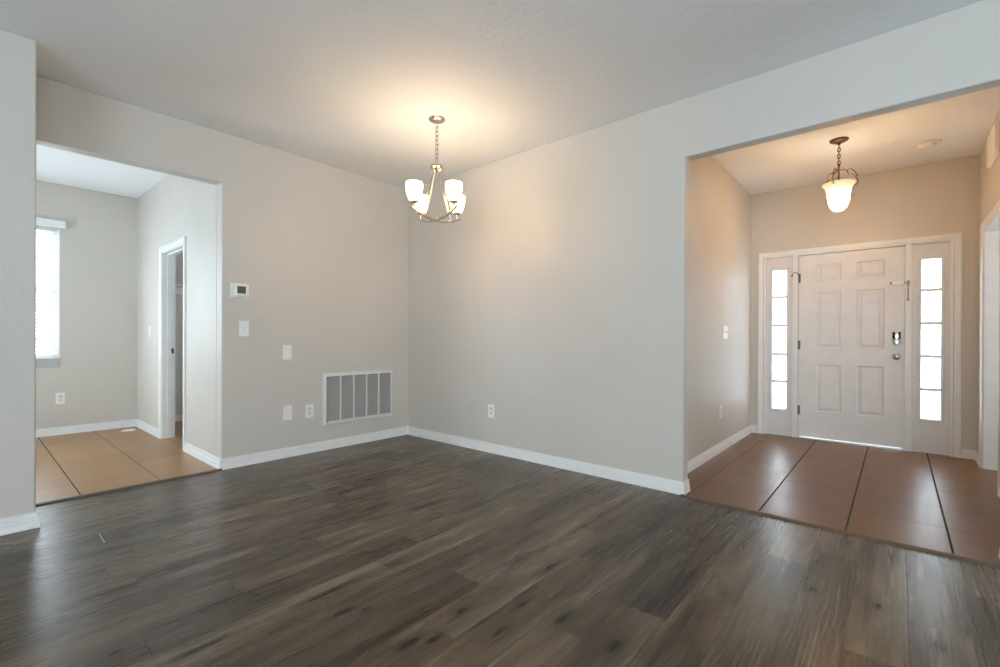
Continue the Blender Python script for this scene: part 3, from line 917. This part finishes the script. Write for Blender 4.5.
for a, d in ((-.162, -.186), (.164, .186), (.170, -.185), (-.172, .185)):
    v = rgt * a + fwd * d
    dirs.append(v)
ZB, ZT = 2.030 - H, 2.088 - H
for i in (0, 2):
    p, q = dirs[i], dirs[i + 1]
    bm = new_bm()
    pts = []
    n = 24
    for k in range(n + 1):
        s = -1.02 + 2.04 * k / n
        v = p * -s if s < 0 else q * s
        pts.append((v.x, v.y, ZB + (ZT - ZB) * s * s + (.004 if i else 0)))
    side = Vector((-p.y, p.x)).normalized()
    rings = []
    for k, c in enumerate(pts):
        s = abs(-1.02 + 2.04 * k / n)
        wv = .0125 * (1 - .25 * (s / 1.02) ** 3)
        rings.append([bm.verts.new((c[0] + side.x * a * wv, c[1] + side.y * a * wv, c[2] + b_)) for a, b_ in ((-1, -.008), (1, -.008), (1, .006), (-1, .006))])
    for r_, s_ in zip(rings, rings[1:]):
        for k in range(4): bm.faces.new((r_[k], r_[(k + 1) % 4], s_[(k + 1) % 4], s_[k]))
    bm.faces.new(rings[0]); bm.faces.new(rings[-1][::-1])
    obj('crossed_bar', bm, M['nickel'], ch, bevel=.0015)
for v in dirs:
    bm = new_bm()
    s = .62
    e = v * s
    tube(bm, [(v.x * .10, v.y * .10, -.405), (e.x, e.y, ZB + (ZT - ZB) * s * s + .003)], .0048, 8)
    obj('rod', bm, M['nickel'], ch, smooth=60)
ZS = ZB + (ZT - ZB) * .79 + .018
for v in dirs:
    bm = new_bm()
    lathe(bm, [(0, -.016), (.006, -.014), (.008, -.006), (.007, .004), (.010, .010), (.010, .022), (.030, .030), (.034, .038), (.030, .042), (0, .042)], (0, 0, 0), 24)
    cup = obj('shade_cup', bm, M['nickel'], ch, smooth=40); cup.location = (v.x * .89, v.y * .89, ZS)
    bm = new_bm()
    lathe(bm, [(.024, .036), (.031, .039), (.040, .053), (.049, .076), (.057, .104), (.062, .134), (.0635, .158), (.0615, .177), (.0585, .177), (.0600, .158), (.0585, .134), (.0535, .104), (.0455, .076), (.0365, .056), (.024, .042)], (0, 0, 0), 32)
    bm.faces.ensure_lookup_table()
    for f in bm.faces[8 * 32:]: f.material_index = 1            # inner face of the shade
    s_ = obj('glass_shade', bm, [M['opal'], M['opal_inside']], ch, smooth=60); s_.location = (v.x * .89, v.y * .89, ZS)
    bm = new_bm()
    lathe(bm, [(0, .042), (.012, .044), (.013, .066), (.020, .080), (.024, .096), (.020, .112), (.010, .120), (0, .121)], (0, 0, 0), 16)
    bu = obj('bulb', bm, M['bulb'], s_, smooth=60)
    lamp_light(s_, (0, 0, .138), CHAND_W, .03)

# foyer pendant: bell bowl held by three scrolled arms under a bronze canopy
pe = root('pendant_lamp', (1.559, -3.900, H), 0, 'bronze pendant lamp with a lit alabaster bell bowl and scroll arms in the entry', 'pendant lamp')
bm = new_bm(); lathe(bm, [(0, 0), (.070, 0), (.070, -.004), (.065, -.011), (.044, -.022), (.014, -.030), (.011, -.042), (0, -.044)], (0, 0, 0), 36); obj('canopy', bm, M['bronze'], pe, smooth=40)
bm = new_bm(); chain_links(bm, -.042, -.210, .036, .0034, .0105); obj('chain', bm, M['bronze'], pe, smooth=60)
bm = new_bm(); tube(bm, [(0, 0, -.04), (0, 0, -.215)], .0022, 6); obj('cord', bm, M['bronze'], pe, smooth=60)
RZ = 2.448 - H
bm = new_bm()
lathe(bm, [(0, -.205), (.010, -.209), (.011, -.222), (.006, -.228), (.006, RZ + .02), (.018, RZ + .012), (.018, RZ + .0), (.010, RZ - .012), (0, RZ - .012)], (0, 0, 0), 20)
obj('stem', bm, M['bronze'], pe, smooth=40)
for k in range(3):
    th = math.radians(-13 + 120 * k)          # one arm to the right, one to the front, one to the back left
    a = math.atan2(-.998 * math.cos(th) - .068 * math.sin(th), .068 * math.cos(th) - .998 * math.sin(th))
    prof2 = [(.008, .118), (.034, .120), (.056, .108), (.062, .092), (.076, .076), (.104, .064), (.128, .034), (.134, .004), (.126, -.016), (.110, -.020)]
    bm = new_bm()
    tube(bm, smooth_path([(r * math.cos(a), r * math.sin(a), RZ + z) for r, z in prof2], 5), .0042, 8)
    tube(bm, smooth_path([(r * math.cos(a), r * math.sin(a), RZ + z) for r, z in [(.060, .098), (.066, .114), (.084, .120), (.108, .098), (.134, .052)]], 5), .0038, 8)
    obj('scroll_arm', bm, M['bronze'], pe, smooth=60)
bm = new_bm()
lathe(bm, [(.112, 0.0), (.118, .004), (.119, -.003), (.105, -.022), (.088, -.044), (.0846, -.047), (.101, -.022), (.112, 0.0)], (0, 0, RZ), 40)
bw0 = obj('bowl_rim', bm, M['alabaster_rim'], pe, smooth=60)
bm = new_bm()
lathe(bm, [(0.0846, -.046), (0.0882, -.043), (0.0819, -.075), (0.0788, -.110), (0.0747, -.145), (0.0675, -.178), (0.0558, -.204), (0.036, -.224), (0.0144, -.232), (0.0, -.233), (0.0, -.227), (0.0342, -.218), (0.0522, -.199), (0.0639, -.174), (0.0711, -.145), (0.0747, -.110), (0.0783, -.075), (0.0846, -.046)], (0, 0, RZ), 40)
bm.faces.ensure_lookup_table()
for f in bm.faces[9 * 40:]: f.material_index = 1                # inner face of the bowl
bw = obj('glass_bowl', bm, [M['alabaster'], M['alabaster_inside']], pe, smooth=60)
bm = new_bm(); lathe(bm, [(0, -.012), (.012, -.014), (.012, -.035), (.018, -.055), (.021, -.072), (.016, -.088), (0, -.094)], (0, 0, RZ), 16)
obj('bulb', bm, M['bulb'], pe, smooth=60)
lamp_light(pe, (0.042, 0, RZ - .090), PEND_W, .015)
